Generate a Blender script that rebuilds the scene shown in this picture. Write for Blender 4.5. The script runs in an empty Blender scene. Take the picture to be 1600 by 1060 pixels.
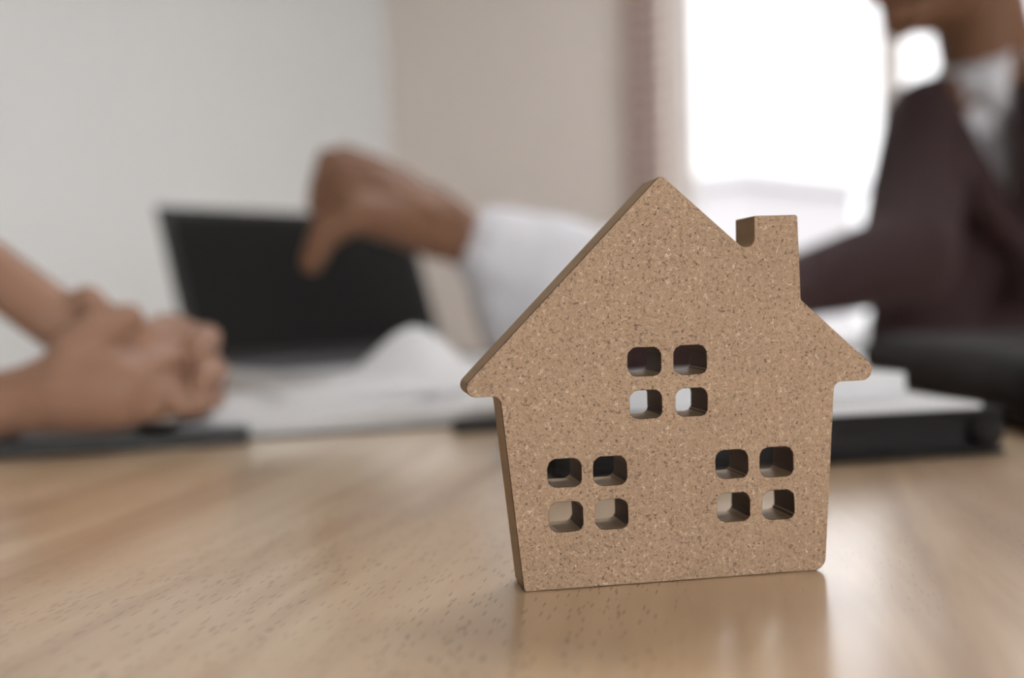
import bpy, bmesh, math, random
import numpy as np
from mathutils import Vector, Matrix
random.seed(7)
SC = bpy.context.scene
COL = SC.collection

# ------------------------------------------------------------------ camera
PITCH, ROLL, F, H = math.radians(2.19), math.radians(1.66), 1650.0, 0.071
WV = Vector((0, math.cos(PITCH), -math.sin(PITCH)))
U0 = Vector((0, math.sin(PITCH), math.cos(PITCH)))
R0 = Vector((1, 0, 0))
RV = math.cos(ROLL) * R0 - math.sin(ROLL) * U0
UV = math.sin(ROLL) * R0 + math.cos(ROLL) * U0
cam_d = bpy.data.cameras.new('camera')
cam = bpy.data.objects.new('camera', cam_d)
COL.objects.link(cam)
cam.matrix_world = Matrix(((RV.x, UV.x, -WV.x, 0), (RV.y, UV.y, -WV.y, 0), (RV.z, UV.z, -WV.z, H), (0, 0, 0, 1)))
cam_d.sensor_width = 36
cam_d.lens = F / 1600 * 36
cam_d.clip_start = 0.01
cam_d.dof.use_dof = True
cam_d.dof.focus_distance = 0.258
cam_d.dof.aperture_fstop = 4.8
SC.camera = cam

# ------------------------------------------------------------------ world, lights, exposure
w = bpy.data.worlds.new('sky'); SC.world = w; w.use_nodes = True
bg = w.node_tree.nodes['Background']
bg.inputs[0].default_value = (0.98, 0.98, 1.0, 1)
bg.inputs[1].default_value = 1.45
SC.view_settings.view_transform = 'Standard'
SC.view_settings.look = 'None'
SC.view_settings.gamma = 1
SC.view_settings.exposure = 0.55
SC.view_settings.use_curve_mapping = False
SC.cycles.max_bounces = 8
SC.cycles.sample_clamp_indirect = 6

CA = Vector((-0.72, -0.694, 0)).normalized()      # along the left wall, from the corner towards the camera
CB = Vector((0.694, -0.72, 0)).normalized()       # along the window wall
CORNER = Vector((-0.49, 4.5, 0))
ZF, ZC = -0.74, 1.90
LA, LB = 7.2, 8.0

def area_light(name, loc, direction, sx, sy, energy, colour, portal=False):
    d = bpy.data.lights.new(name, 'AREA'); d.shape = 'RECTANGLE'; d.size = sx; d.size_y = sy
    d.energy = energy; d.color = colour
    o = bpy.data.objects.new(name, d); COL.objects.link(o)
    o.location = loc
    o.rotation_euler = Vector(direction).to_track_quat('-Z', 'Y').to_euler()
    if portal: d.cycles.is_portal = True
    return o
WIN1 = (1.45, 3.60, -0.14, 1.72)     # window wall opening: along CB from, to, sill z, head z
WIN2 = (2.2, 7.0, -0.2, 1.72)        # opening in the wall behind the camera: along CA from, to
c1 = CORNER + CB * (WIN1[0] + WIN1[1]) / 2 + Vector((0, 0, (WIN1[2] + WIN1[3]) / 2)) - CA * 0.30
area_light('window_daylight', c1 + CA * 0.30, CA, 2.15, 1.86, 1, (1, 1, 1), portal=True)
c2 = CORNER + CB * (LB + 0.3) + CA * (WIN2[0] + WIN2[1]) / 2 + Vector((0, 0, (WIN2[2] + WIN2[3]) / 2))
area_light('rear_window_daylight', c2, -CB, 4.8, 1.9, 122, (0.965, 0.985, 1.0))
FILL_POS = Vector((0.55, 1.45, ZC - 0.045))
area_light('ceiling_fill_light', FILL_POS + Vector((0, 0, -0.012)), (0, 0, -1), 1.15, 0.56, 17, (0.98, 0.98, 1.0))  # unseen overhead fill, added to brighten the tabletop

# ------------------------------------------------------------------ helpers
def P(x, y, D):
    """photo pixel + depth along the lens axis -> point of the room"""
    return Vector((0, 0, H)) + D * (WV + (x - 800) / F * RV + (530 - y) / F * UV)

def link(name, me, mats=(), parent=None, loc=None):
    o = bpy.data.objects.new(name, me); COL.objects.link(o)
    for m in (mats if isinstance(mats, (list, tuple)) else [mats]): me.materials.append(m)
    if parent: o.parent = parent
    if loc is not None: o.location = loc
    return o
def tag(o, label=None, cat=None, group=None, kind=None):
    if label: o['label'] = label
    if cat: o['category'] = cat
    if group: o['group'] = group
    if kind: o['kind'] = kind
    return o
def empty(name, loc=(0, 0, 0), rz=0):
    o = bpy.data.objects.new(name, None); COL.objects.link(o)
    o.empty_display_size = 0.05; o.location = loc; o.rotation_euler = (0, 0, rz)
    return o
def bm_mesh(name, bm, smooth=False):
    me = bpy.data.meshes.new(name); bm.normal_update(); bm.to_mesh(me); bm.free()
    if smooth:
        for p in me.polygons: p.use_smooth = True
    return me
def box(bm, lo, hi, M=None, bevel=0, seg=2):
    v = [bm.verts.new((x, y, z)) for x in (lo[0], hi[0]) for y in (lo[1], hi[1]) for z in (lo[2], hi[2])]
    fs = [bm.faces.new([v[i] for i in q]) for q in ((0, 1, 3, 2), (4, 6, 7, 5), (0, 4, 5, 1), (2, 3, 7, 6), (0, 2, 6, 4), (1, 5, 7, 3))]
    if bevel:
        es = list({e for f in fs for e in f.edges})
        r = bmesh.ops.bevel(bm, geom=es, offset=bevel, segments=seg, affect='EDGES', profile=0.5)
        v = list({x for f in r['faces'] for x in f.verts})
        v = [x for x in bm.verts if x.is_valid and x in set(v)]
    if M is not None: bmesh.ops.transform(bm, matrix=M, verts=v)
def box_obj(name, lo, hi, mat, parent=None, M=None, bevel=0, seg=2):
    bm = bmesh.new(); box(bm, lo, hi, None, bevel, seg)
    if M is not None: bmesh.ops.transform(bm, matrix=M, verts=bm.verts)
    bmesh.ops.recalc_face_normals(bm, faces=bm.faces)
    return link(name, bm_mesh(name, bm), mat, parent)
def capsule(bm, p0, r0, p1, r1, n=14, k=4):
    p0, p1 = Vector(p0), Vector(p1); d = p1 - p0; L = d.length
    if L < 1e-6: d = Vector((0, 0, 1)); L = 1e-6
    q = d.normalized().to_track_quat('Z', 'Y')
    rings = []
    for i in range(1, k + 1):
        a = -math.pi / 2 + (math.pi / 2) * i / k
        rings.append((r0 * math.sin(a), r0 * math.cos(a)))
    for i in range(0, k):
        a = (math.pi / 2) * i / k
        rings.append((L + r1 * math.sin(a), r1 * math.cos(a)))
    vs = []
    for z, r in rings:
        vs.append([bm.verts.new(p0 + q @ Vector((r * math.cos(2 * math.pi * j / n), r * math.sin(2 * math.pi * j / n), z))) for j in range(n)])
    for a, b in zip(vs, vs[1:]):
        for j in range(n): bm.faces.new((a[j], a[(j + 1) % n], b[(j + 1) % n], b[j]))
    s = bm.verts.new(p0 + q @ Vector((0, 0, -r0))); e = bm.verts.new(p0 + q @ Vector((0, 0, L + r1)))
    for j in range(n):
        bm.faces.new((s, vs[0][(j + 1) % n], vs[0][j])); bm.faces.new((e, vs[-1][j], vs[-1][(j + 1) % n]))
def chain(bm, pts):
    for (p0, r0), (p1, r1) in zip(pts, pts[1:]): capsule(bm, p0, r0, p1, r1)
def ellipsoid(bm, c, r, M=None, seg=20, rings=12):
    X = Matrix.Translation(Vector(c)) @ (M.to_4x4() if M is not None else Matrix()) @ Matrix.Diagonal((*r, 1))
    bmesh.ops.create_uvsphere(bm, u_segments=seg, v_segments=rings, radius=1, matrix=X)
def remeshed(name, bm, voxel=0.004, smooth=5, factor=0.5):
    me = bm_mesh(name, bm)
    o = bpy.data.objects.new('tmp', me); COL.objects.link(o)
    m = o.modifiers.new('r', 'REMESH'); m.mode = 'VOXEL'; m.voxel_size = voxel; m.use_smooth_shade = True
    s = o.modifiers.new('s', 'SMOOTH'); s.factor = factor; s.iterations = smooth
    dg = bpy.context.evaluated_depsgraph_get(); dg.update()
    out = bpy.data.meshes.new_from_object(o.evaluated_get(dg)); out.name = name
    bpy.data.objects.remove(o)
    for p in out.polygons: p.use_smooth = True
    return out

# ------------------------------------------------------------------ materials
def mat(name, col, rough=0.6, spec=0.5, metal=0.0, **kw):
    m = bpy.data.materials.new(name); m.use_nodes = True
    b = m.node_tree.nodes['Principled BSDF']
    b.inputs['Base Color'].default_value = (*col, 1); b.inputs['Roughness'].default_value = rough
    b.inputs['Metallic'].default_value = metal; b.inputs['Specular IOR Level'].default_value = spec
    for k, v in kw.items(): b.inputs[k.replace('_', ' ')].default_value = v
    return m
class NT:
    def __init__(s, m): s.t = m.node_tree; s.b = s.t.nodes['Principled BSDF']
    def n(s, typ, **kw):
        o = s.t.nodes.new(typ)
        for k, v in kw.items():
            if k.startswith('i_'): o.inputs[k[2:].replace('_', ' ')].default_value = v
            else: setattr(o, k, v)
        return o
    def l(s, a, b): s.t.links.new(a, b)
    def math(s, op, a, b=None, c=None, clamp=False):
        o = s.t.nodes.new('ShaderNodeMath'); o.operation = op; o.use_clamp = clamp
        for i, v in enumerate((a, b, c)):
            if v is None: continue
            if isinstance(v, (int, float)): o.inputs[i].default_value = v
            else: s.l(v, o.inputs[i])
        return o.outputs[0]
    def ramp(s, v, stops):
        o = s.t.nodes.new('ShaderNodeValToRGB'); s.l(v, o.inputs[0])
        e = o.color_ramp.elements
        while len(e) < len(stops): e.new(0.5)
        for q, (p, c) in zip(e, stops): q.position = p; q.color = (*c, 1) if len(c) == 3 else c
        return o.outputs[0]
    def mix(s, f, a, b, mode='MIX'):
        o = s.t.nodes.new('ShaderNodeMix'); o.data_type = 'RGBA'; o.blend_type = mode
        for i, v in ((0, f), (6, a), (7, b)):
            if isinstance(v, (int, float)): o.inputs[i].default_value = v
            elif isinstance(v, tuple): o.inputs[i].default_value = (*v, 1)
            else: s.l(v, o.inputs[i])
        return o.outputs[2]
    def coords(s, scale=(1, 1, 1), rot=(0, 0, 0), kind='Object'):
        tc = s.n('ShaderNodeTexCoord'); mp = s.n('ShaderNodeMapping')
        mp.inputs['Scale'].default_value = scale; mp.inputs['Rotation'].default_value = rot
        s.l(tc.outputs[kind], mp.inputs[0]); return mp.outputs[0]
    def noise(s, vec, scale, detail=3, rough=0.5, dist=0.0):
        o = s.n('ShaderNodeTexNoise'); s.l(vec, o.inputs['Vector'])
        o.inputs['Scale'].default_value = scale; o.inputs['Detail'].default_value = detail
        o.inputs['Roughness'].default_value = rough; o.inputs['Distortion'].default_value = dist
        return o.outputs['Fac']
    def bump(s, h, strength, dist=0.001):
        o = s.n('ShaderNodeBump'); o.inputs['Strength'].default_value = strength; o.inputs['Distance'].default_value = dist
        s.l(h, o.inputs['Height']); s.l(o.outputs[0], s.b.inputs['Normal']); return o

# fibreboard face: pale pressed fibres, dark curls and specks
FB = mat('fibreboard_face', (0.4, 0.27, 0.18), 0.62, 0.35)
t = NT(FB); v = t.coords()
n_big = t.noise(v, 55, 3)
n_med = t.noise(v, 1100, 4, 0.7, 1.0)
base = t.mix(t.math('MULTIPLY', n_big, 1.0), (0.315, 0.205, 0.126), (0.41, 0.272, 0.17))
base = t.mix(t.ramp(n_med, [(0.30, (0, 0, 0)), (0.62, (1, 1, 1))]), t.mix(1.0, base, (0.70, 0.66, 0.62), 'MULTIPLY'), base)
f1 = t.noise(v, 620, 1.5, 0.5, 1.6)
curl = t.math('SUBTRACT', 1.0, t.math('MULTIPLY', t.math('ABSOLUTE', t.math('SUBTRACT', f1, 0.5)), 17), clamp=True)
m1 = t.ramp(t.noise(v, 1000, 2, 0.5), [(0.47, (0, 0, 0)), (0.56, (1, 1, 1))])
base = t.mix(t.math('MULTIPLY', t.math('MULTIPLY', curl, m1), 0.9), base, (0.10, 0.055, 0.03))
f2 = t.noise(v, 430, 1.5, 0.5, 2.2)
curl2 = t.math('SUBTRACT', 1.0, t.math('MULTIPLY', t.math('ABSOLUTE', t.math('SUBTRACT', f2, 0.47)), 26), clamp=True)
m2 = t.ramp(t.noise(v, 640, 2, 0.5), [(0.52, (0, 0, 0)), (0.6, (1, 1, 1))])
base = t.mix(t.math('MULTIPLY', t.math('MULTIPLY', curl2, m2), 0.65), base, (0.68, 0.52, 0.38))
vo = t.n('ShaderNodeTexVoronoi'); t.l(v, vo.inputs['Vector']); vo.inputs['Scale'].default_value = 750
spot = t.math('LESS_THAN', vo.outputs['Distance'], 0.22)
sel = t.math('GREATER_THAN', t.n('ShaderNodeSeparateColor').outputs[0], 0.5)
sc_ = t.n('ShaderNodeSeparateColor'); t.l(vo.outputs['Color'], sc_.inputs[0])
sel = t.math('GREATER_THAN', sc_.outputs[0], 0.86)
base = t.mix(t.math('MULTIPLY', t.math('MULTIPLY', spot, sel), 0.8), base, (0.10, 0.05, 0.028))
t.l(base, t.b.inputs['Base Color'])
t.bump(t.math('ADD', n_med, t.math('MULTIPLY', curl, -0.6)), 0.35, 0.0002)
# laser cut edge, smooth and browner
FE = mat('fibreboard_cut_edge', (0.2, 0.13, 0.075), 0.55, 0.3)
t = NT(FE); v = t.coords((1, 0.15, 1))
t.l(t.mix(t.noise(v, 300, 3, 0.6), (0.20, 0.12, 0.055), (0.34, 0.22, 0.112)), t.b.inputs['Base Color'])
FH = mat('fibreboard_charred_shaded_edge', (0.16, 0.09, 0.05), 0.6, 0.3)  # hole sides: charred brown with shade put into the colour
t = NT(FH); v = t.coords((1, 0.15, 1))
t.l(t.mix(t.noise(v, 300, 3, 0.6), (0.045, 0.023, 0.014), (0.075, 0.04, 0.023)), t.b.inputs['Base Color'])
FC = mat('scorched_cut_line', (0.07, 0.04, 0.025), 0.7, 0.2)

# table wood: grain runs 13.6 degrees right of the lens axis
TG = math.radians(13.6)
WD = mat('oiled_table_wood', (0.4, 0.25, 0.13), 0.3, 0.5, IOR=1.6, Coat_Weight=1.0, Coat_Roughness=0.21, Coat_IOR=1.7)
t = NT(WD); v = t.coords((1, 0.09, 1), (0, 0, 0)); vu = t.coords()
n1 = t.noise(v, 26, 4, 0.55, 1.2)
n2 = t.noise(v, 140, 4, 0.6, 0.6)
n3 = t.noise(vu, 5.5, 2, 0.5, 0.5)
c = t.ramp(n1, [(0.36, (0.32, 0.165, 0.068)), (0.48, (0.50, 0.32, 0.16)), (0.60, (0.62, 0.44, 0.26))])
c = t.mix(t.math('MULTIPLY', n2, 0.45), c, (0.40, 0.25, 0.14))
c = t.mix(t.ramp(n3, [(0.35, (0, 0, 0)), (0.65, (0.55, 0.55, 0.55))]), c, (0.62, 0.49, 0.35))
vp = t.coords((1.5, 0.13, 1), (0, 0, 0.05))
po = t.n('ShaderNodeTexVoronoi'); t.l(vp, po.inputs['Vector']); po.inputs['Scale'].default_value = 1100
ps = t.n('ShaderNodeSeparateColor'); t.l(po.outputs['Color'], ps.inputs[0])
pm = t.ramp(t.noise(v, 16, 2), [(0.42, (0, 0, 0)), (0.56, (1, 1, 1))])
pore = t.math('MULTIPLY', t.math('MULTIPLY', t.math('LESS_THAN', po.outputs['Distance'], 0.27), t.math('GREATER_THAN', ps.outputs[0], 0.58)), pm)
c = t.mix(t.math('MULTIPLY', pore, 0.75), c, (0.10, 0.05, 0.025))
t.l(c, t.b.inputs['Base Color'])
t.l(t.math('ADD', 0.32, t.math('MULTIPLY', n2, 0.12)), t.b.inputs['Roughness'])
t.bump(t.math('ADD', t.math('MULTIPLY', n2, 0.35), t.math('MULTIPLY', pore, -1.2)), 0.22, 0.0003)

def plaster(name, col):
    m = mat(name, col, 0.9, 0.2); t = NT(m); v = t.coords()
    n = t.noise(v, 3, 3)
    t.l(t.mix(n, tuple(x * 0.97 for x in col), col), t.b.inputs['Base Color'])
    t.bump(t.noise(v, 120, 3), 0.08, 0.001); return m
WALL = plaster('painted_wall_grey_white', (0.81, 0.815, 0.805))
WALLB = plaster('painted_wall_beige', (0.85, 0.765, 0.70))
CEIL = plaster('ceiling_paint', (0.75, 0.74, 0.71))
FLOOR = mat('floor_boards', (0.22, 0.15, 0.1), 0.4)
t = NT(FLOOR); v = t.coords((1, 0.1, 1)); t.l(t.mix(t.noise(v, 14, 4), (0.15, 0.10, 0.065), (0.28, 0.19, 0.12)), t.b.inputs['Base Color'])
WFRAME = mat('window_frame_paint', (0.62, 0.57, 0.54), 0.5)
GLASS = mat('window_glass', (1, 1, 1), 0.0, 0.5, Transmission_Weight=1.0, IOR=1.0)
SLAT = mat('blind_slat_brown', (0.44, 0.32, 0.28), 0.5)
def cloth(name, col, rough=0.85, bumpy=0.2):
    m = mat(name, col, rough, 0.12, Sheen_Weight=0.03); t = NT(m); v = t.coords()
    n = t.noise(v, 26, 3, 0.5, 0.6)
    t.l(t.mix(n, tuple(x * 0.88 for x in col), col), t.b.inputs['Base Color'])
    t.bump(n, bumpy, 0.01); return m
JACKET = cloth('dark_suit_cloth', (0.040, 0.023, 0.024))
TROUSER = cloth('dark_trouser_cloth', (0.025, 0.02, 0.02))
SHIRT = cloth('white_shirt_cotton', (0.56, 0.555, 0.58), 0.8, 0.35)
SHIRTB = cloth('pale_shirt_cotton', (0.70, 0.69, 0.68), 0.8, 0.35)
TIE = cloth('dark_tie_silk', (0.035, 0.022, 0.022), 0.5)
def skin_mat(name, col):
    m = mat(name, col, 0.55, 0.25, Subsurface_Weight=0.08, Subsurface_Scale=0.01)
    m.node_tree.nodes['Principled BSDF'].inputs['Subsurface Radius'].default_value = (1, 0.35, 0.2)
    t = NT(m); v = t.coords(); n = t.noise(v, 30, 4)
    t.l(t.mix(n, (col[0] * 0.82, col[1] * 0.74, col[2] * 0.72), col), t.b.inputs['Base Color'])
    t.bump(t.noise(v, 500, 3), 0.1, 0.0005); return m
SKIN = skin_mat('skin_warm', (0.165, 0.083, 0.046))
SKINB = skin_mat('skin_light', (0.29, 0.17, 0.115))
HAIR = mat('dark_hair', (0.018, 0.012, 0.01), 0.45)
t = NT(HAIR); v = t.coords((1, 1, 0.15)); t.bump(t.noise(v, 160, 3), 0.6, 0.003)
EYEW = mat('eye_white', (0.75, 0.72, 0.7), 0.2); IRIS = mat('iris_brown', (0.05, 0.025, 0.012), 0.2)
LIP = mat('lip', (0.36, 0.13, 0.11), 0.45)
BLACKP = mat('black_plastic', (0.012, 0.012, 0.012), 0.45, 0.4)
SCREEN = mat('dark_screen', (0.010, 0.010, 0.0095), 0.3, 0.1)
SILVER = mat('silver_laptop_body', (0.62, 0.62, 0.63), 0.4, 0.5, 0.35)
KEY = mat('key_plastic', (0.05, 0.05, 0.05), 0.5)
PAPER = mat('white_paper', (0.76, 0.755, 0.76), 0.8, 0.2)
t = NT(PAPER); v = t.coords((1, 1, 30)); t.l(t.mix(t.noise(v, 20, 2), (0.53, 0.53, 0.535), (0.58, 0.575, 0.575)), t.b.inputs['Base Color'])
LEATHER = mat('black_leatherette', (0.014, 0.013, 0.013), 0.75, 0.15)
t = NT(LEATHER); v = t.coords(); t.bump(t.noise(v, 600, 3), 0.3, 0.0005)
STEEL = mat('steel', (0.5, 0.5, 0.5), 0.3, 0.5, 1.0)
BAGC = cloth('black_bag_nylon', (0.015, 0.013, 0.013), 1.0)
CHAIRF = cloth('chair_fabric_grey', (0.12, 0.12, 0.12))
PALE = mat('pale_render_outside', (0.66, 0.64, 0.65), 0.8)
GROUND = mat('outside_paving', (0.35, 0.34, 0.33), 0.9)

# ------------------------------------------------------------------ room shell
WM = Matrix(((CA.x, CB.x, 0, CORNER.x), (CA.y, CB.y, 0, CORNER.y), (0, 0, 1, 0), (0, 0, 0, 1)))   # (along CA, along CB, z)
TH = 0.14
def wall_with_hole(name, axis, length, at, outward, hole, m):
    """axis 'a' or 'b' runs along the wall, at = position on the other axis"""
    bm = bmesh.new(); a0, a1, z0, z1 = hole if hole else (0, 0, 0, 0)
    segs = [((-TH if axis == 'a' else 0), length + (TH if axis == 'a' else 0), ZF, ZC)]
    if hole:
        L0, L1 = segs[0][0], segs[0][1]
        segs = [(L0, a0, ZF, ZC), (a1, L1, ZF, ZC), (a0, a1, ZF, z0), (a0, a1, z1, ZC)]
    o0, o1 = sorted((at, at + outward * TH))
    for s0, s1, b0, b1 in segs:
        if axis == 'a': box(bm, (s0, o0, b0), (s1, o1, b1))
        else: box(bm, (o0, s0, b0), (o1, s1, b1))
    bmesh.ops.transform(bm, matrix=WM, verts=bm.verts)
    bmesh.ops.recalc_face_normals(bm, faces=bm.faces)
    return tag(link(name, bm_mesh(name, bm), m), kind='structure')
wall_with_hole('wall_left', 'a', LA, 0, -1, None, WALL)
wall_with_hole('wall_back', 'b', LB, 0, -1, WIN1, WALLB)
wall_with_hole('wall_right', 'a', LA, LB, 1, WIN2, WALL)
wall_with_hole('wall_front', 'b', LB, LA, 1, None, WALL)
tag(box_obj('floor', (-TH, -TH, ZF - 0.1), (LA + TH, LB + TH, ZF), FLOOR, M=WM), kind='structure')
tag(box_obj('ceiling', (-TH, -TH, ZC), (LA + TH, LB + TH, ZC + 0.1), CEIL, M=WM), kind='structure')
tag(box_obj('baseboard_left', (0.015, 0, ZF), (LA, 0.014, ZF + 0.09), WFRAME, M=WM), kind='structure')
tag(box_obj('baseboard_back', (0, 0.0, ZF), (0.014, LB, ZF + 0.09), WFRAME, M=WM), kind='structure')

def window(name, axis, at, outward, hole, mullions, parent_label=None):
    e = empty(name, (0, 0, 0)); e['kind'] = 'structure'
    a0, a1, z0, z1 = hole; fw = 0.05
    c = at + outward * 0.07
    def bx(n, s0, s1, b0, b1, d, mt):
        lo, hi = ((s0, c - d, b0), (s1, c + d, b1)) if axis == 'a' else ((c - d, s0, b0), (c + d, s1, b1))
        return box_obj(n, lo, hi, mt, e, WM)
    bx('window_frame', a0, a0 + fw, z0, z1, 0.03, WFRAME); bx('window_frame', a1 - fw, a1, z0, z1, 0.03, WFRAME)
    bx('window_frame', a0 + fw, a1 - fw, z0, z0 + fw, 0.03, WFRAME); bx('window_frame', a0 + fw, a1 - fw, z1 - fw, z1, 0.03, WFRAME)
    edges = [a0 + fw]
    for m_ in mullions:
        bx('mullion', m_ - 0.025, m_ + 0.025, z0 + fw, z1 - fw, 0.025, WFRAME); edges += [m_ - 0.025, m_ + 0.025]
    edges.append(a1 - fw)
    for q in range(0, len(edges), 2): bx('window_pane', edges[q], edges[q + 1], z0 + fw, z1 - fw, 0.002, GLASS)
    return e
window('window_1', 'b', 0, -1, WIN1, [2.19, 2.9])
window('window_2', 'a', LB, 1, WIN2, [3.4, 4.6, 5.8])

# outside
tag(box_obj('ground_outside', (-40, -30, ZF - 0.6), (-TH - 0.01, 40, ZF - 0.5), GROUND, M=WM), kind='structure')
bld = empty('building', (WM @ Vector((-14, -7.8, ZF - 0.5)))[:])
tag(bld, 'pale low building blurred outside the bright window', 'building')
BM_ = Matrix.Translation(-bld.location) @ WM
box_obj('wall', (-17, -9.2, ZF - 0.5), (-13, -6.9, 2.0), PALE, bld, BM_)
box_obj('roof', (-17.2, -9.4, 2.0), (-12.8, -6.7, 2.2), PALE, bld, BM_)

panel = empty('ceiling_fill_panel', FILL_POS[:])  # unseen fixture added around the overhead fill light
tag(panel, 'added flat rectangular fill-light ceiling lamp above the far side of the table', 'panel')
box_obj('housing', (-0.60, -0.30, 0.0), (0.60, 0.30, 0.045), WFRAME, panel)
LE_ = mat('fill_panel_diffuser', (0.9, 0.9, 0.9)); LE_.node_tree.nodes['Principled BSDF'].inputs['Emission Color'].default_value = (1, 0.98, 0.96, 1)
LE_.node_tree.nodes['Principled BSDF'].inputs['Emission Strength'].default_value = 2.0
box_obj('diffuser', (-0.56, -0.26, -0.008), (0.56, 0.26, 0.0), LE_, panel)

# slatted blind beside the window (each slat its own part)
def s_at(px, off=0.0):     # distance along CB where the photo column px meets a plane off metres in front of the window wall
    m_ = (px - 800) / F
    C = CORNER + CA * off
    return (C.y * m_ - C.x) / (CB.x - m_ * CB.y)
b0, b1 = s_at(995, 0.05), s_at(1044, 0.05)
blind = empty('slatted_blind', (WM @ Vector((0.05, (b0 + b1) / 2, 0.0)))[:])
tag(blind, 'narrow brown slatted blind hanging between beige wall and bright window', 'blind')
BL = Matrix.Translation(-blind.location) @ WM
zb = -0.12
sl_me = None; k = 0
while zb + 0.052 * k < 1.74:
    z = zb + 0.052 * k
    if sl_me is None:
        bm = bmesh.new(); box(bm, (-0.019, b0, -0.0015), (0.019, b1, 0.0015))
        bmesh.ops.rotate(bm, cent=(0, 0, 0), matrix=Matrix.Rotation(math.radians(52), 3, 'Y'), verts=bm.verts)
        R3 = WM.to_3x3().to_4x4(); bmesh.ops.transform(bm, matrix=R3, verts=bm.verts)
        bmesh.ops.recalc_face_normals(bm, faces=bm.faces)
        sl_me = bm_mesh('slat', bm); sl_me.materials.append(SLAT)
    o = bpy.data.objects.new('slat', sl_me); COL.objects.link(o); o.parent = blind
    o.location = (WM @ Vector((0.05, 0, z))) - blind.location
    k += 1
box_obj('head_rail', (0.02, b0, 1.745), (0.08, b1, 1.80), SLAT, blind, BL)
box_obj('bottom_rail', (0.032, b0, -0.17), (0.068, b1, -0.15), SLAT, blind, BL)
box_obj('stile', (0.035, b0 - 0.012, -0.17), (0.065, b0 + 0.012, 1.745), SLAT, blind, BL)
for q in (0.3, 0.85):
    s_ = b0 + (b1 - b0) * q
    box_obj('ladder_tape', (0.072, s_ - 0.006, -0.15), (0.0735, s_ + 0.006, 1.745), SLAT, blind, BL)

# ------------------------------------------------------------------ table
tb = empty('wooden_table', (0, 0, 0), -TG)
tag(tb, 'oiled light brown wooden tabletop under everything in the foreground', 'table')
top = box_obj('tabletop', (-0.72, -0.42, -0.032), (0.95, 1.20, 0.0), WD, tb, bevel=0.003)
for sx in (-0.66, 0.89):
    for sy in (-0.36, 1.14): box_obj('leg', (sx - 0.03, sy - 0.03, ZF), (sx + 0.03, sy + 0.03, -0.032), WD, tb, bevel=0.004)
for y0 in (-0.33, 1.09): box_obj('apron', (-0.63, y0, -0.10), (0.86, y0 + 0.02, -0.032), WD, tb)

# ------------------------------------------------------------------ the fibreboard house
def fillet(pts):
    """pts = [(x, y, r)], closed polygon -> list of points with rounded corners"""
    out = []; n = len(pts)
    for i in range(n):
        a, b, c = (Vector(pts[(i + k) % n][:2]) for k in (-1, 0, 1)); r = pts[i][2]
        if r <= 0: out.append(tuple(b)); continue
        d1 = (a - b).normalized(); d2 = (c - b).normalized()
        ang = d1.angle(d2); tl = r / math.tan(ang / 2)
        tl = min(tl, (a - b).length * 0.49, (c - b).length * 0.49); r = tl * math.tan(ang / 2)
        cen = b + (d1 + d2).normalized() * (r / math.sin(ang / 2))
        p0 = b + d1 * tl; p1 = b + d2 * tl
        a0 = math.atan2(p0.y - cen.y, p0.x - cen.x); a1 = math.atan2(p1.y - cen.y, p1.x - cen.x)
        da = (a1 - a0 + math.pi) % (2 * math.pi) - math.pi
        k = max(3, int(abs(da) / 0.16))
        out += [(cen.x + r * math.cos(a0 + da * j / k), cen.y + r * math.sin(a0 + da * j / k)) for j in range(k + 1)]
    return out
OUT = [(0, 0, 0.9), (77.6, 0, 3.2), (80.9, 47.6, 2.2), (95.6, 47.6, 3.4), (72.35, 68.55, 1.0), (71.85, 89.75, 0.7),
       (60.45, 89.65, 0.4), (60.35, 79.2, 2.3), (36.65, 100.1, 1.6), (-15.8, 47.6, 2.5), (-4.5, 47.6, 2.2)]
HOLES = []
for x0, x1, y0, y1 in ((6.65, 14.9, 25.0, 31.8), (18.0, 26.25, 24.8, 31.8), (6.7, 15.0, 14.1, 21.25), (18.2, 26.3, 14.0, 21.2),
                       (49.15, 57.5, 24.7, 31.75), (60.7, 69.4, 24.4, 31.8), (49.2, 57.75, 13.9, 21.0), (61.1, 69.5, 13.7, 20.95),
                       (27.3, 35.6, 51.1, 58.05), (38.9, 47.3, 51.1, 58.15), (27.5, 35.6, 40.7, 47.55), (39.2, 47.3, 40.7, 47.6)):
    h = [(x0, y0, 2.3), (x1, y0, 1.9), (x1, y1, 2.2), (x0, y1, 2.3)]
    HOLES.append([(x + random.uniform(-.07, .07), y + random.uniform(-.07, .07)) for x, y in fillet(h)])
T = 12.6
cu = bpy.data.curves.new('h', 'CURVE'); cu.dimensions = '2D'; cu.fill_mode = 'BOTH'
cu.extrude = (T / 2 - 0.3) / 1000; cu.bevel_depth = 0.0003; cu.bevel_resolution = 2; cu.offset = -0.0003
for loop in [fillet(OUT)] + HOLES:
    sp = cu.splines.new('POLY'); sp.points.add(len(loop) - 1); sp.use_cyclic_u = True
    for p, (x, y) in zip(sp.points, loop): p.co = (x / 1000, y / 1000, 0, 1)
tmp = bpy.data.objects.new('tmp', cu); COL.objects.link(tmp)
dg = bpy.context.evaluated_depsgraph_get(); dg.update()
hm = bpy.data.meshes.new_from_object(tmp.evaluated_get(dg)); hm.name = 'fibreboard_house'
bpy.data.objects.remove(tmp)
hm.transform(Matrix.Rotation(math.pi / 2, 4, 'X')); hm.transform(Matrix.Translation((0, T / 2000, 0)))
hm.materials.clear()
A_ = Vector((0.00116, 0.25234, 0)); u_ = Vector((0.98655, 0.16349, 0))
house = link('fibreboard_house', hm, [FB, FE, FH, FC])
house.location = A_; house.rotation_euler = (0, 0, math.atan2(u_.y, u_.x))
zmin = min(v.co.z for v in hm.vertices); house.location.z = -zmin + 0.0001
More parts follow.
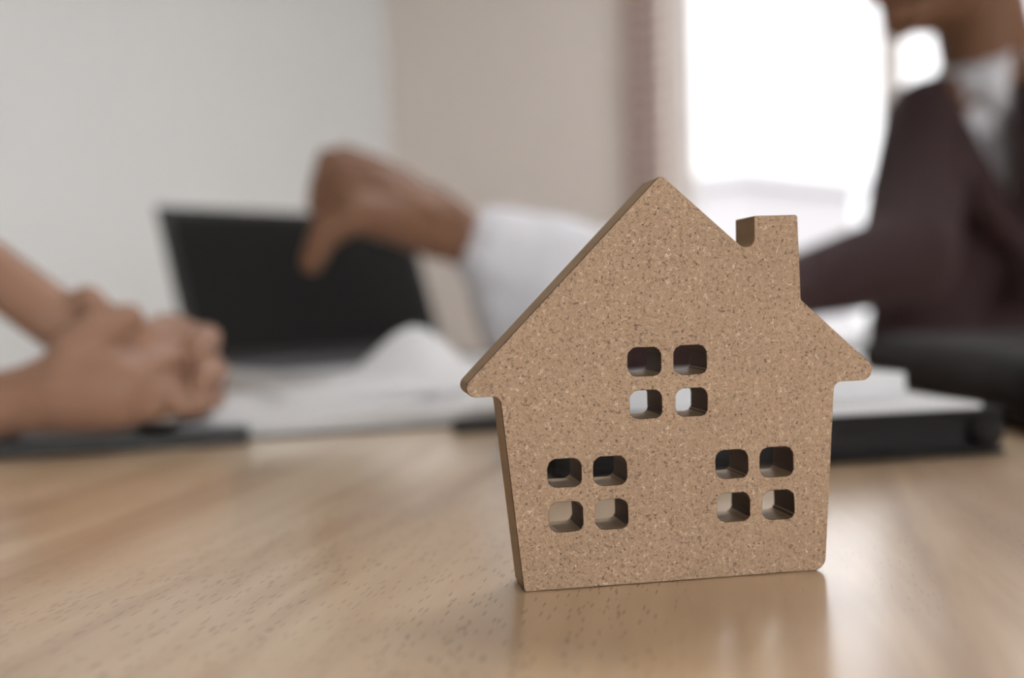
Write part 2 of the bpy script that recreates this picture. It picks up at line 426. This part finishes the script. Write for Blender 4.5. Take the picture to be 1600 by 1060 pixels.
for p in hm.polygons:
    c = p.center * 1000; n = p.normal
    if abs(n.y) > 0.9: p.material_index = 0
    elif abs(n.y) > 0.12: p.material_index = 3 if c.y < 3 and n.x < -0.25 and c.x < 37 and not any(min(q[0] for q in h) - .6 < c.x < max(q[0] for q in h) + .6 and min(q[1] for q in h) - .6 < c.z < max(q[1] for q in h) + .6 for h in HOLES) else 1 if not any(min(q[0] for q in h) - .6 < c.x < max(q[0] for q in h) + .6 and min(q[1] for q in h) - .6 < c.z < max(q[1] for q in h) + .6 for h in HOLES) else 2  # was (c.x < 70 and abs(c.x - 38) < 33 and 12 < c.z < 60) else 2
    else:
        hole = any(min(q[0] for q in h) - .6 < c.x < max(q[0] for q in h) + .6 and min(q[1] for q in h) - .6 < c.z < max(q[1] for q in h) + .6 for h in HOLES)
        p.material_index = 2 if hole and n.z < 0.6 else 1  # hole floors lighter than walls: light and shade set by colour, besides charring
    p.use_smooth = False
tag(house, 'small brown fibreboard house with chimney and twelve cut-out window holes standing on the table', 'toy house')

# ------------------------------------------------------------------ laptop
psi = math.radians(47)
BLc = Vector((-0.286, 0.95, 0)); 
lap = empty('laptop', BLc, psi)     # local x along the hinge, local -y towards the user
tag(lap, 'open laptop with black screen behind the white papers', 'laptop')
LW, LD = 0.312, 0.20
box_obj('base', (0, -LD, 0.0), (LW, 0.0, 0.014), SILVER, lap, bevel=0.003)
box_obj('trackpad', (0.10, -LD + 0.012, 0.014), (0.20, -LD + 0.072, 0.0146), SILVER, lap)
bm = bmesh.new(); box(bm, (-0.0082, -0.0078, 0), (0.0082, 0.0078, 0.0016)); bmesh.ops.recalc_face_normals(bm, faces=bm.faces)
km = bm_mesh('key', bm); km.materials.append(KEY)
for r_ in range(5):
    for c_ in range(14):
        o = bpy.data.objects.new('key', km); COL.objects.link(o); o.parent = lap
        o.location = (0.024 + 0.0192 * c_, -0.105 + 0.0185 * r_, 0.0141)
th = math.radians(20)
LM = Matrix.Translation((0, 0.0, 0.012)) @ Matrix.Rotation(-th, 4, 'X')
lid = box_obj('lid', (0, 0.0, 0.004), (LW, 0.006, 0.166), BLACKP, lap, LM, bevel=0.002)
box_obj('display', (0.010, -0.0006, 0.016), (LW - 0.010, 0.0006, 0.158), SCREEN, lap, LM)
bm = bmesh.new(); capsule(bm, (0.03, 0.004, 0.012), 0.005, (LW - 0.03, 0.004, 0.012), 0.005)
link('hinge', bm_mesh('hinge', bm, True), BLACKP, lap)

# ------------------------------------------------------------------ open notebook with a curling page
e1 = Vector((0.961, 0.277, 0))
nb = empty('open_notebook', (-0.180, 0.549, 0), math.atan2(e1.y, e1.x))
tag(nb, 'open white notebook with a curling page in front of the laptop', 'notebook')
NW, ND = 0.30, 0.205
box_obj('cover', (0, 0, 0), (NW, ND, 0.0018), LEATHER, nb, bevel=0.0006)
for x0, x1 in ((0.003, NW / 2), (NW / 2, NW - 0.003)):
    bm = bmesh.new(); n_ = 12
    prof = []
    for i in range(n_ + 1):
        f_ = i / n_; x = x0 + (x1 - x0) * f_
        g_ = f_ if x0 < 0.01 else 1 - f_
        prof.append((x, 0.0085 + 0.0035 * math.sin(g_ * math.pi * 0.85) - 0.004 * max(0, g_ - 0.9) * 10 * 0.5))
    ta = [[bm.verts.new((x, y, z)) for x, z in prof] for y in (0.003, ND - 0.003)]
    bo = [[bm.verts.new((x, y, 0.0018)) for x, z in prof] for y in (0.003, ND - 0.003)]
    for i in range(n_):
        bm.faces.new((ta[0][i], ta[0][i + 1], ta[1][i + 1], ta[1][i])); bm.faces.new((bo[0][i], bo[1][i], bo[1][i + 1], bo[0][i + 1]))
        for s_ in (0, 1): bm.faces.new((ta[s_][i], ta[s_][i + 1], bo[s_][i + 1], bo[s_][i]))
    for i in (0, n_): bm.faces.new((ta[0][i], ta[1][i], bo[1][i], bo[0][i]))
    bmesh.ops.recalc_face_normals(bm, faces=bm.faces)
    link('page_block', bm_mesh('page_block', bm), PAPER, nb)
bm = bmesh.new(); g = []
for i in range(17):
    f_ = i / 16; row = []
    bell = math.exp(-((f_ - 0.64) / 0.22) ** 2)
    for j in range(13):
        q = j / 12
        row.append(bm.verts.new((0.055 + 0.16 * f_ + 0.006 * math.sin(5 * q), 0.075 + 0.045 * q - 0.012 * q * q * bell, 0.0128 + 0.038 * bell * q ** 1.4 + 0.004 * q)))
    g.append(row)
for i in range(16):
    for j in range(12): bm.faces.new((g[i][j], g[i + 1][j], g[i + 1][j + 1], g[i][j + 1]))
me = bm_mesh('curled_page', bm, True); o = link('curled_page', me, PAPER, nb)
s_ = o.modifiers.new('s', 'SOLIDIFY'); s_.thickness = 0.0004

# pen in front of the notebook
def ground(x, y, z=0.0):
    d = WV + (x - 800) / F * RV + (530 - y) / F * UV
    return Vector((0, 0, H)) + d * ((z - H) / d.z)
p0 = ground(716, 678); p0.z = 0.0042
pen = empty('black_pen', p0, math.radians(18))
tag(pen, 'black pen lying at the near edge of the white notebook', 'pen')
bm = bmesh.new(); capsule(bm, (0, 0, 0), 0.0040, (0.095, 0, 0), 0.0040); link('barrel', bm_mesh('barrel', bm, True), BLACKP, pen)
bm = bmesh.new(); capsule(bm, (0.098, 0, 0), 0.0034, (0.115, 0, 0), 0.0010); link('pen_tip', bm_mesh('pen_tip', bm, True), STEEL, pen)
bm = bmesh.new(); box(bm, (0.004, -0.001, 0.0042), (0.036, 0.001, 0.0052)); link('clip', bm_mesh('clip', bm), STEEL, pen)

# ------------------------------------------------------------------ black organizer, sheet and notepad
pl = empty('black_organizer', (0.0145, 0.4005, 0), math.atan2(0.21, 0.979))
tag(pl, 'thick black leatherette organizer lying behind the fibreboard house', 'organizer')
PW, PD = 0.196, 0.102
box_obj('back_cover', (0, 0, 0), (PW, PD, 0.003), LEATHER, pl, bevel=0.0014)
box_obj('front_cover', (0, 0, 0.0165), (PW, PD, 0.0195), LEATHER, pl, bevel=0.0014)
box_obj('page_block', (0.004, 0.006, 0.003), (PW - 0.014, PD - 0.004, 0.0165), LEATHER, pl)
bm = bmesh.new(); capsule(bm, (PW - 0.006, 0.008, 0.00975), 0.0096, (PW - 0.006, PD - 0.008, 0.00975), 0.0096); link('spine', bm_mesh('spine', bm, True), LEATHER, pl)
bm = bmesh.new(); box(bm, (0.05, -0.0012, 0.0), (0.06, 0.0, 0.019)); link('elastic_band', bm_mesh('elastic_band', bm), BLACKP, pl)
rot = math.atan2(0.21, 0.979)
def on_pl(x, y, z): return pl.location + Matrix.Rotation(rot, 3, 'Z') @ Vector((x, y, z))
sh = box_obj('paper_sheet', (0, 0, 0), (0.128, 0.075, 0.0022), PAPER, bevel=0.0004)
sh.location = on_pl(0.058, 0.004, 0.0195); sh.rotation_euler = (0, 0, rot - 0.02)
tag(sh, 'thin white sheaf of paper lying directly on the black organizer', 'paper')
nt = empty('white_notepad', on_pl(0.022, 0.030, 0.0229), rot + 0.03)
tag(nt, 'white notepad on top of the sheaf on the black organizer', 'notepad')
box_obj('page_block', (0, 0, 0), (0.150, 0.068, 0.0100), PAPER, nt, bevel=0.0006)
box_obj('backing_board', (0, 0, -0.0012), (0.150, 0.068, 0.0), PAPER, nt)

# soft black bag at the right, behind the organizer
bag = empty('black_bag', (0.234, 0.478, 0), math.radians(-5.5))
tag(bag, 'soft black bag lying on the table in front of the person in the suit', 'bag')
bm = bmesh.new()
for x, y, z, rx, ry, rz in ((0.17, 0.16, 0.026, 0.17, 0.17, 0.024),):
    box(bm, (0.0, 0.0, 0.001), (0.36, 0.34, 0.036), bevel=0.015, seg=4)
    ellipsoid(bm, (0.18, 0.17, 0.030), (0.15, 0.14, 0.016))
me = remeshed('body', bm, 0.004, 6); link('body', me, BAGC, bag)
bm = bmesh.new(); box(bm, (0.012, 0.0005, 0.018), (0.34, 0.0055, 0.021)); bmesh.ops.recalc_face_normals(bm, faces=bm.faces); link('zip', bm_mesh('zip', bm), BLACKP, bag)
bm = bmesh.new()
hp = [Vector((0.11 + 0.014 * i, -0.002 - 0.040 * math.sin(math.pi * i / 10), 0.012)) for i in range(11)]
for a, b in zip(hp, hp[1:]): capsule(bm, a, 0.005, b, 0.005, 10)
link('handle', bm_mesh('handle', bm, True), BAGC, bag)

# black phone under the clasped hands
ph = empty('black_smartphone', ground(195, 702), math.radians(12))
tag(ph, 'flat black smartphone on the table beneath the clasped hands', 'phone')
box_obj('body', (-0.062, -0.012, 0), (0.062, 0.058, 0.0075), BLACKP, ph, bevel=0.002)
box_obj('screen', (-0.059, -0.009, 0.0075), (0.059, 0.055, 0.0079), SCREEN, ph)

# ------------------------------------------------------------------ people
def frame(f):
    f = Vector(f).normalized(); r = f.cross(Vector((0, 0, 1))).normalized(); u = r.cross(f)
    return f, r, u
def head(bm, c, f):
    f, r, u = frame(f); c = Vector(c)
    M = Matrix((r, f, u)).transposed()
    def at(a, b, d): return c + f * a + r * b + u * d
    ellipsoid(bm, at(-0.012, 0, 0.025), (0.074, 0.094, 0.092), M)
    ellipsoid(bm, at(0.020, 0, -0.025), (0.062, 0.068, 0.088), M)
    capsule(bm, at(0.060, 0, -0.096), 0.020, at(0.062, 0, -0.088), 0.020)
    for s in (-1, 1):
        capsule(bm, at(-0.015, s * 0.055, -0.055), 0.018, at(0.055, s * 0.014, -0.095), 0.016)
        ellipsoid(bm, at(-0.005, s * 0.076, -0.01), (0.008, 0.018, 0.032), M)      # ears
        capsule(bm, at(0.078, s * 0.012, 0.022), 0.010, at(0.066, s * 0.045, 0.018), 0.009)   # brow
        ellipsoid(bm, at(0.066, s * 0.038, -0.030), (0.020, 0.016, 0.018), M)      # cheeks
        capsule(bm, at(0.078, s * 0.018, 0.0125), 0.0055, at(0.070, s * 0.044, 0.0105), 0.0055)     # upper lid
        capsule(bm, at(0.075, s * 0.020, -0.011), 0.005, at(0.068, s * 0.043, -0.010), 0.005)     # lower lid
    capsule(bm, at(0.082, 0, 0.008), 0.008, at(0.102, 0, -0.034), 0.011)             # nose
    for s in (-1, 1): capsule(bm, at(0.094, s * 0.008, -0.038), 0.008, at(0.090, s * 0.012, -0.038), 0.007)
    capsule(bm, at(0.082, -0.018, -0.064), 0.008, at(0.082, 0.018, -0.064), 0.008)  # mouth
    return at, M
def face_parts(parent, at, M, hair='short'):
    for s in (-1, 1):
        bm = bmesh.new(); ellipsoid(bm, at(0.0695, s * 0.031, 0.000), (0.0125, 0.012, 0.0085), M)
        e = link('eye', bm_mesh('eye', bm, True), EYEW, parent)
        bm = bmesh.new(); ellipsoid(bm, at(0.0803, s * 0.031, 0.000), (0.0058, 0.0022, 0.0058), M, 12, 8)
        link('iris', bm_mesh('iris', bm, True), IRIS, e)
    bm = bmesh.new()
    capsule(bm, at(0.0885, -0.016, -0.0635), 0.0035, at(0.0925, 0, -0.0615), 0.004); capsule(bm, at(0.0925, 0, -0.0615), 0.004, at(0.0885, 0.016, -0.0635), 0.0035)
    capsule(bm, at(0.088, -0.013, -0.070), 0.004, at(0.088, 0.013, -0.070), 0.004)
    link('lips', bm_mesh('lips', bm, True), LIP, parent)
    bm = bmesh.new(); ellipsoid(bm, at(-0.020, 0, 0.036), (0.082, 0.100, 0.094), M, 72, 44)
    c0 = at(0, 0, 0); f = (at(1, 0, 0) - c0); u = (at(0, 0, 1) - c0)
    kill = [v for v in bm.verts if (v.co - c0).dot(f) > 0.030 + 0.35 * max(0, (v.co - c0).dot(u)) and (v.co - c0).dot(u) < 0.070 or (v.co - c0).dot(u) < -0.035 or ((v.co - c0).dot(u) < 0.0 and (v.co - c0).dot(f) > -0.02)]
    bmesh.ops.delete(bm, geom=kill, context='VERTS')
    o = link('hair', bm_mesh('hair', bm, True), HAIR, parent)
    sd = o.modifiers.new('s', 'SOLIDIFY'); sd.thickness = 0.008
def legs(hipc, knees, ankles, foot_dir, r=0.0):
    hp = Vector(hipc); out = []
    for kx, ax, s in zip(knees, ankles, (-1, 1)):
        k_, a_ = Vector(kx), Vector(ax)
        side = Vector((foot_dir[1], -foot_dir[0], 0)) * s * -0.09
        out.append([(hp + side, 0.082 + r), (k_, 0.055 + r), ])
        out.append([(k_, 0.055 + r), (a_, 0.036 + r)])
    return out

# ---- right person in the dark suit
pa = empty('person', (0.57, 1.25, ZF))
tag(pa, 'person in dark suit jacket and white shirt reaching one hand across the table', 'person')
def to_local(o, me): me.transform(Matrix.Translation(-o.location))
neck0 = Vector((0.512, 1.160, 0.40)); neck1 = Vector((0.548, 1.19, 0.285))
RS = P(1452, 190, 1.17); LS = Vector((0.735, 1.20, 0.238))
RE = P(1418, 402, 1.00); RM = P(1110, 490, 0.90); RW = P(722, 372, 0.82)
LE = Vector((0.80, 1.23, -0.02)); LWr = Vector((0.645, 1.165, -0.125))
# hand, pinching downwards
def hd(x, y, D): return P(x, y, D)
handA = [
    [(RW, 0.0225), (hd(668, 335, 0.815), 0.0235), (hd(620, 305, 0.815), 0.019)],
    [(hd(690, 352, 0.83), 0.021), (hd(620, 292, 0.835), 0.017)],
    [(hd(668, 342, 0.795), 0.016), (hd(602, 302, 0.781), 0.0105), (hd(540, 294, 0.777), 0.0092), (hd(506, 345, 0.779), 0.0084), (hd(492, 402, 0.783), 0.0074)],
    [(hd(660, 330, 0.812), 0.016), (hd(590, 280, 0.802), 0.0105), (hd(518, 264, 0.798), 0.0092), (hd(496, 315, 0.799), 0.0085), (hd(508, 366, 0.80), 0.0074)],
    [(hd(660, 322, 0.832), 0.016), (hd(582, 266, 0.823), 0.0100), (hd(512, 248, 0.820), 0.0088), (hd(497, 298, 0.820), 0.0080), (hd(520, 342, 0.817), 0.0070)],
    [(hd(665, 320, 0.848), 0.015), (hd(592, 262, 0.844), 0.0092), (hd(534, 240, 0.841), 0.0078), (hd(514, 276, 0.840), 0.0072), (hd(534, 314, 0.836), 0.0063)],
    [(hd(690, 372, 0.81), 0.018), (hd(622, 346, 0.783), 0.0180), (hd(556, 334, 0.766), 0.0145), (hd(507, 364, 0.763), 0.0112), (hd(487, 410, 0.768), 0.0088)],
]
bm = bmesh.new()
atA, MA = head(bm, (0.462, 1.130, 0.452), (-0.93, -0.28, -0.12))
capsule(bm, neck0, 0.049, neck1, 0.052)
ellipsoid(bm, (0.57, 1.235, 0.14), (0.13, 0.085, 0.15)); ellipsoid(bm, (0.575, 1.25, -0.06), (0.12, 0.085, 0.14)); ellipsoid(bm, (0.575, 1.27, -0.21), (0.14, 0.10, 0.09))
chain(bm, [(neck1, 0.045), (RS, 0.040), (RE, 0.034), (P(1250, 447, 0.955), 0.028), (RM, 0.033), (RW, 0.0225)])
chain(bm, [(neck1, 0.045), (LS, 0.040), (LE, 0.034), (LWr, 0.023)])
for c_ in handA: chain(bm, c_)
hb = LWr
chain(bm, [(hb, 0.021), (hb + Vector((-0.05, -0.005, -0.02)), 0.024)])
for q in range(4):
    b_ = hb + Vector((-0.07, -0.028 + 0.018 * q, -0.026))
    chain(bm, [(hb + Vector((-0.04, -0.012 + 0.008 * q, -0.018)), 0.014), (b_, 0.0095), (b_ + Vector((-0.034, 0, -0.012)), 0.0085), (b_ + Vector((-0.052 + 0.004 * abs(q - 1), 0, -0.026)), 0.0075)])
chain(bm, [(hb + Vector((-0.02, -0.02, -0.005)), 0.014), (hb + Vector((-0.05, -0.045, -0.012)), 0.011), (hb + Vector((-0.075, -0.048, -0.022)), 0.009)])
LGS = legs((0.575, 1.27, -0.215), [(0.44, 0.86, -0.205), (0.66, 0.84, -0.205)], [(0.43, 0.93, -0.665), (0.67, 0.91, -0.665)], (0, -1))
for c_ in LGS: chain(bm, [(p, r - 0.006) for p, r in c_])
me = remeshed('body', bm, 0.0028, 3); to_local(pa, me); link('body', me, SKIN, pa)
face_parts_parent = pa
_at = lambda a, b, d: atA(a, b, d) - pa.location
face_parts(pa, _at, MA)
# shirt: torso, collar, long right sleeve
bm = bmesh.new()
ellipsoid(bm, (0.568, 1.228, 0.135), (0.130, 0.097, 0.140)); ellipsoid(bm, (0.575, 1.245, -0.06), (0.130, 0.095, 0.145))
chain(bm, [(neck1 + Vector((0, 0.0, -0.02)), 0.054), (RS, 0.036)]); chain(bm, [(neck1 + Vector((0, 0, -0.02)), 0.054), (LS, 0.036)])
W2 = P(790, 398, 0.83)
me = remeshed('shirt', bm, 0.0045, 5); to_local(pa, me); link('shirt', me, SHIRT, pa)
bm = bmesh.new()
chain(bm, [(RM, 0.043), (P(960, 462, 0.865), 0.050), (P(850, 420, 0.84), 0.046), (W2, 0.036)])
chain(bm, [(P(800, 400, 0.83), 0.036), (P(790, 450, 0.84), 0.032), (P(800, 520, 0.86), 0.026)])
chain(bm, [(P(850, 430, 0.84), 0.042), (P(860, 520, 0.86), 0.040)])
chain(bm, [(P(1000, 480, 0.88), 0.045), (P(870, 530, 0.87), 0.040)])
me = remeshed('shirt_sleeve', bm, 0.0045, 5); to_local(pa, me); link('shirt_sleeve', me, SHIRT, pa)
bm = bmesh.new()   # cuff
ax = (W2 - P(850, 420, 0.84)).normalized()
capsule(bm, W2 + ax * -0.012, 0.0385, W2 + ax * 0.006, 0.0365, 24)
me = remeshed('cuff', bm, 0.003, 3); to_local(pa, me); link('cuff', me, SHIRT, pa)
# tie
bm = bmesh.new()
tv = []
for z, hw, y in ((0.285, 0.026, 1.128), (0.245, 0.034, 1.116), (0.15, 0.036, 1.117), (0.05, 0.038, 1.127)):
    tv.append([bm.verts.new((0.566 - hw, y, z)), bm.verts.new((0.566, y - 0.006, z)), bm.verts.new((0.566 + hw, y, z))])
for a, b in zip(tv, tv[1:]):
    for j in (0, 1): bm.faces.new((a[j], b[j], b[j + 1], a[j + 1]))
me = bm_mesh('tie', bm, True); to_local(pa, me); o = link('tie', me, TIE, pa)
sd = o.modifiers.new('s', 'SOLIDIFY'); sd.thickness = 0.005
# jacket with an open V at the chest
bm = bmesh.new()
ellipsoid(bm, (0.568, 1.230, 0.135), (0.152, 0.110, 0.165)); ellipsoid(bm, (0.575, 1.245, -0.06), (0.165, 0.112, 0.18)); ellipsoid(bm, (0.575, 1.265, -0.20), (0.165, 0.125, 0.10))
capsule(bm, (0.475, 1.20, 0.10), 0.06, (0.475, 1.22, -0.14), 0.08); capsule(bm, (0.67, 1.22, 0.12), 0.06, (0.69, 1.24, -0.14), 0.08)
nk = neck1 + Vector((0.0, 0.02, -0.02))
chain(bm, [(nk, 0.062), (RS, 0.050), (RS + (RE - RS) * 0.5, 0.049), (RE, 0.046), (P(1250, 447, 0.955), 0.031), (P(1110, 490, 0.90), 0.050), (P(1010, 500, 0.875), 0.057), (P(968, 500, 0.865), 0.057)])
chain(bm, [(nk, 0.062), (LS, 0.055), (LE, 0.048), (LWr + Vector((0.03, 0.01, 0.015)), 0.038)])
me = remeshed('jacket', bm, 0.005, 5)
bm = bmesh.new(); bm.from_mesh(me)
kill = []
for v in bm.verts:
    x, y, z = v.co
    if 0.085 < z < 0.36 and y < 1.19:
        hw = 0.006 + min((z - 0.085) * 0.55, 0.075)
        if abs(x - 0.566) < hw: kill.append(v)
    if z > 0.295 and (Vector((x, y)) - Vector((neck1.x, neck1.y))).length < 0.058: kill.append(v)
bmesh.ops.delete(bm, geom=list(set(kill)), context='VERTS')
bd = [v for v in bm.verts if v.is_boundary]
for _ in range(12): bmesh.ops.smooth_vert(bm, verts=bd, factor=0.5, use_axis_x=True, use_axis_y=True, use_axis_z=True)
me = bm_mesh('jacket', bm, True); to_local(pa, me); o = link('jacket', me, JACKET, pa)
sd = o.modifiers.new('s', 'SOLIDIFY'); sd.thickness = 0.003
# lapels
for s in (-1, 1):
    bm = bmesh.new(); rows = []
    for z, inner, wid, y in ((0.292, 0.076, 0.022, 1.165), (0.25, 0.078, 0.040, 1.130), (0.21, 0.066, 0.045, 1.112), (0.16, 0.044, 0.036, 1.106), (0.09, 0.006, 0.012, 1.112)):
        rows.append([bm.verts.new((0.566 + s * inner, y - 0.003, z)), bm.verts.new((0.566 + s * (inner + wid), y + 0.010, z - 0.012))])
    for a, b in zip(rows, rows[1:]): bm.faces.new((a[0], b[0], b[1], a[1]))
    me = bm_mesh('lapel', bm, True); to_local(pa, me); o = link('lapel', me, JACKET, pa)
    sd = o.modifiers.new('s', 'SOLIDIFY'); sd.thickness = 0.004
# collar
for s in (-1, 1):
    bm = bmesh.new(); rows = []
    for a_ in range(7):
        an = math.radians(-90 + s * (8 + a_ * 22))
        cx, cy = math.cos(an), math.sin(an)
        c_ = Vector((neck1.x, neck1.y, 0))
        rows.append([bm.verts.new((c_.x + cx * 0.061, c_.y + cy * 0.061, 0.318)), bm.verts.new((c_.x + cx * 0.074 + (0.012 * s if a_ == 0 else 0), c_.y + cy * 0.074, 0.272 if a_ else 0.252))])
    for a, b in zip(rows, rows[1:]): bm.faces.new((a[0], b[0], b[1], a[1]))
    me = bm_mesh('collar', bm, True); to_local(pa, me); o = link('collar', me, SHIRT, pa)
    sd = o.modifiers.new('s', 'SOLIDIFY'); sd.thickness = 0.003
# trousers and shoes
bm = bmesh.new(); ellipsoid(bm, (0.575, 1.275, -0.21), (0.155, 0.115, 0.095))
for c_ in LGS: chain(bm, [(p, r + 0.004) for p, r in c_])
me = remeshed('trousers', bm, 0.007, 4); to_local(pa, me); link('trousers', me, TROUSER, pa)
for a_ in ((0.43, 0.93), (0.67, 0.91)):
    bm = bmesh.new(); chain(bm, [((a_[0], a_[1] + 0.03, ZF + 0.045), 0.038), ((a_[0], a_[1] - 0.08, ZF + 0.034), 0.034), ((a_[0], a_[1] - 0.17, ZF + 0.03), 0.03)])
    bm.faces.ensure_lookup_table()
    for v in bm.verts: v.co.z = max(v.co.z, ZF + 0.001)
    me = bm_mesh('shoe', bm, True); to_local(pa, me); link('shoe', me, LEATHER, pa)

# ---- left person, arms reaching into the frame with clasped hands
pb = empty('person', (-0.93, 0.66, ZF))
tag(pb, 'person at the left edge resting bare clasped hands on the table', 'person')
nB0 = Vector((-0.87, 0.66, 0.41)); nB1 = Vector((-0.89, 0.66, 0.29))
sR = Vector((-0.84, 0.49, 0.245)); sL = Vector((-0.84, 0.83, 0.245))
eR = Vector((-0.535, 0.475, 0.042)); eL = P(-420, 190, 0.70)
eL = Vector((-0.52, 0.68, 0.165))
wR = P(40, 655, 0.535); wR.z = 0.027; wL = P(72, 488, 0.575)
rest = [
    [(wR, 0.0175), (P(120, 632, 0.535), 0.023), (P(180, 608, 0.535), 0.022)],
    [(wR, 0.018), (P(120, 662, 0.535), 0.014), (P(180, 655, 0.535), 0.015)],
    [(P(170, 585, 0.548), 0.016), (P(226, 532, 0.556), 0.0100), (P(264, 512, 0.585), 0.0088), (P(292, 520, 0.612), 0.0078)],
    [(P(175, 602, 0.54), 0.016), (P(236, 576, 0.545), 0.0102), (P(282, 556, 0.573), 0.0090), (P(314, 562, 0.603), 0.0080)],
    [(P(178, 625, 0.535), 0.016), (P(240, 622, 0.538), 0.0100), (P(286, 606, 0.565), 0.0086), (P(316, 610, 0.597), 0.0077)],
    [(P(175, 650, 0.535), 0.014), (P(234, 668, 0.535), 0.0090), (P(276, 656, 0.56), 0.0078), (P(300, 655, 0.59), 0.0068)],
    [(P(110, 615, 0.53), 0.016), (P(112, 560, 0.532), 0.0130), (P(148, 520, 0.538), 0.0105), (P(200, 498, 0.545), 0.0085)],
    [(wL, 0.0165), (P(130, 520, 0.58), 0.019), (P(200, 560, 0.60), 0.023), (P(250, 600, 0.61), 0.021)],
    [(P(130, 525, 0.575), 0.0150), (P(140, 488, 0.57), 0.0105), (P(138, 472, 0.57), 0.0095)],
    [(P(240, 565, 0.612), 0.015), (P(292, 532, 0.618), 0.0100), (P(322, 530, 0.590), 0.0088), (P(310, 545, 0.562), 0.0078)],
    [(P(245, 590, 0.61), 0.015), (P(300, 576, 0.612), 0.0100), (P(334, 582, 0.585), 0.0088), (P(320, 592, 0.556), 0.0078)],
    [(P(245, 615, 0.605), 0.015), (P(298, 622, 0.605), 0.0096), (P(330, 628, 0.578), 0.0084), (P(312, 634, 0.55), 0.0074)],
    [(P(240, 640, 0.60), 0.014), (P(286, 660, 0.595), 0.0086), (P(308, 668, 0.57), 0.0076), (P(286, 672, 0.546), 0.0066)],
    [(P(190, 540, 0.59), 0.016), (P(168, 506, 0.575), 0.0115), (P(152, 488, 0.558), 0.0090)],
]
bm = bmesh.new()
atB, MB_ = head(bm, (-0.845, 0.66, 0.49), (0.93, 0.25, -0.08))
capsule(bm, nB0, 0.049, nB1, 0.052)
ellipsoid(bm, (-0.915, 0.66, 0.14), (0.09, 0.135, 0.15)); ellipsoid(bm, (-0.93, 0.66, -0.06), (0.085, 0.12, 0.14)); ellipsoid(bm, (-0.95, 0.66, -0.21), (0.10, 0.14, 0.09))
chain(bm, [(nB1, 0.045), (sR, 0.042), (eR, 0.034), (P(-80, 650, 0.54), 0.0175), (wR, 0.0175)])
chain(bm, [(nB1, 0.045), (sL, 0.042), (eL, 0.032), (P(-30, 412, 0.585), 0.0165), (wL, 0.0165)])
for c_ in rest:
    cc = []
    for p, r in c_:
        p = p.copy(); p.z = max(p.z, (0.0135 if p.x > -0.19 else 0.0085) + r); cc.append((p, r))
    chain(bm, cc)
LGB = legs((-0.95, 0.66, -0.215), [(-0.55, 0.56, -0.205), (-0.55, 0.76, -0.205)], [(-0.62, 0.55, -0.665), (-0.62, 0.77, -0.665)], (1, 0))
for c_ in LGB: chain(bm, [(p, r - 0.006) for p, r in c_])
me = remeshed('body', bm, 0.0026, 3); to_local(pb, me); link('body', me, SKINB, pb)
face_parts(pb, lambda a, b, d: atB(a, b, d) - pb.location, MB_)
bm = bmesh.new()
ellipsoid(bm, (-0.915, 0.66, 0.14), (0.108, 0.150, 0.162)); ellipsoid(bm, (-0.935, 0.66, -0.07), (0.108, 0.145, 0.17))
chain(bm, [(nB1 + Vector((0, 0, 0.01)), 0.058), (sR, 0.055), (sR + (eR - sR) * 0.72, 0.055)])
chain(bm, [(nB1 + Vector((0, 0, 0.01)), 0.058), (sL, 0.055), (sL + (eL - sL) * 0.72, 0.055)])
me = remeshed('shirt', bm, 0.006, 4); to_local(pb, me); link('shirt', me, SHIRTB, pb)
bm = bmesh.new(); ellipsoid(bm, (-0.95, 0.66, -0.21), (0.115, 0.155, 0.095))
for c_ in LGB: chain(bm, [(p, r + 0.004) for p, r in c_])
me = remeshed('trousers', bm, 0.007, 4); to_local(pb, me); link('trousers', me, TROUSER, pb)
for a_ in ((-0.62, 0.55), (-0.62, 0.77)):
    bm = bmesh.new(); chain(bm, [((a_[0] - 0.03, a_[1], ZF + 0.045), 0.038), ((a_[0] + 0.08, a_[1], ZF + 0.034), 0.034), ((a_[0] + 0.17, a_[1], ZF + 0.03), 0.03)])
    for v in bm.verts: v.co.z = max(v.co.z, ZF + 0.001)
    me = bm_mesh('shoe', bm, True); to_local(pb, me); link('shoe', me, LEATHER, pb)

# ---- chairs
def chair(loc, rz, label):
    e = empty('chair', (loc[0], loc[1], ZF), rz)      # local +y is the way the sitter faces
    tag(e, label, 'chair')
    box_obj('seat', (-0.23, -0.20, 0.385), (0.23, 0.22, 0.430), CHAIRF, e, bevel=0.015, seg=3)
    box_obj('backrest', (-0.19, -0.215, 0.48), (0.19, -0.180, 0.735), CHAIRF, e, bevel=0.014, seg=3)
    for sx in (-0.2, 0.2):
        for sy, h in ((-0.197, 0.50), (0.19, 0.385)):
            bm = bmesh.new(); box(bm, (sx - 0.012, sy - 0.012, 0), (sx + 0.012, sy + 0.012, h)); bmesh.ops.recalc_face_normals(bm, faces=bm.faces)
            link('leg', bm_mesh('leg', bm), STEEL, e)
    return e
chair((0.575, 1.27), math.pi, 'dark fabric chair under the person in the suit')
chair((-0.95, 0.66), -math.pi / 2, 'dark fabric chair under the person at the left edge')
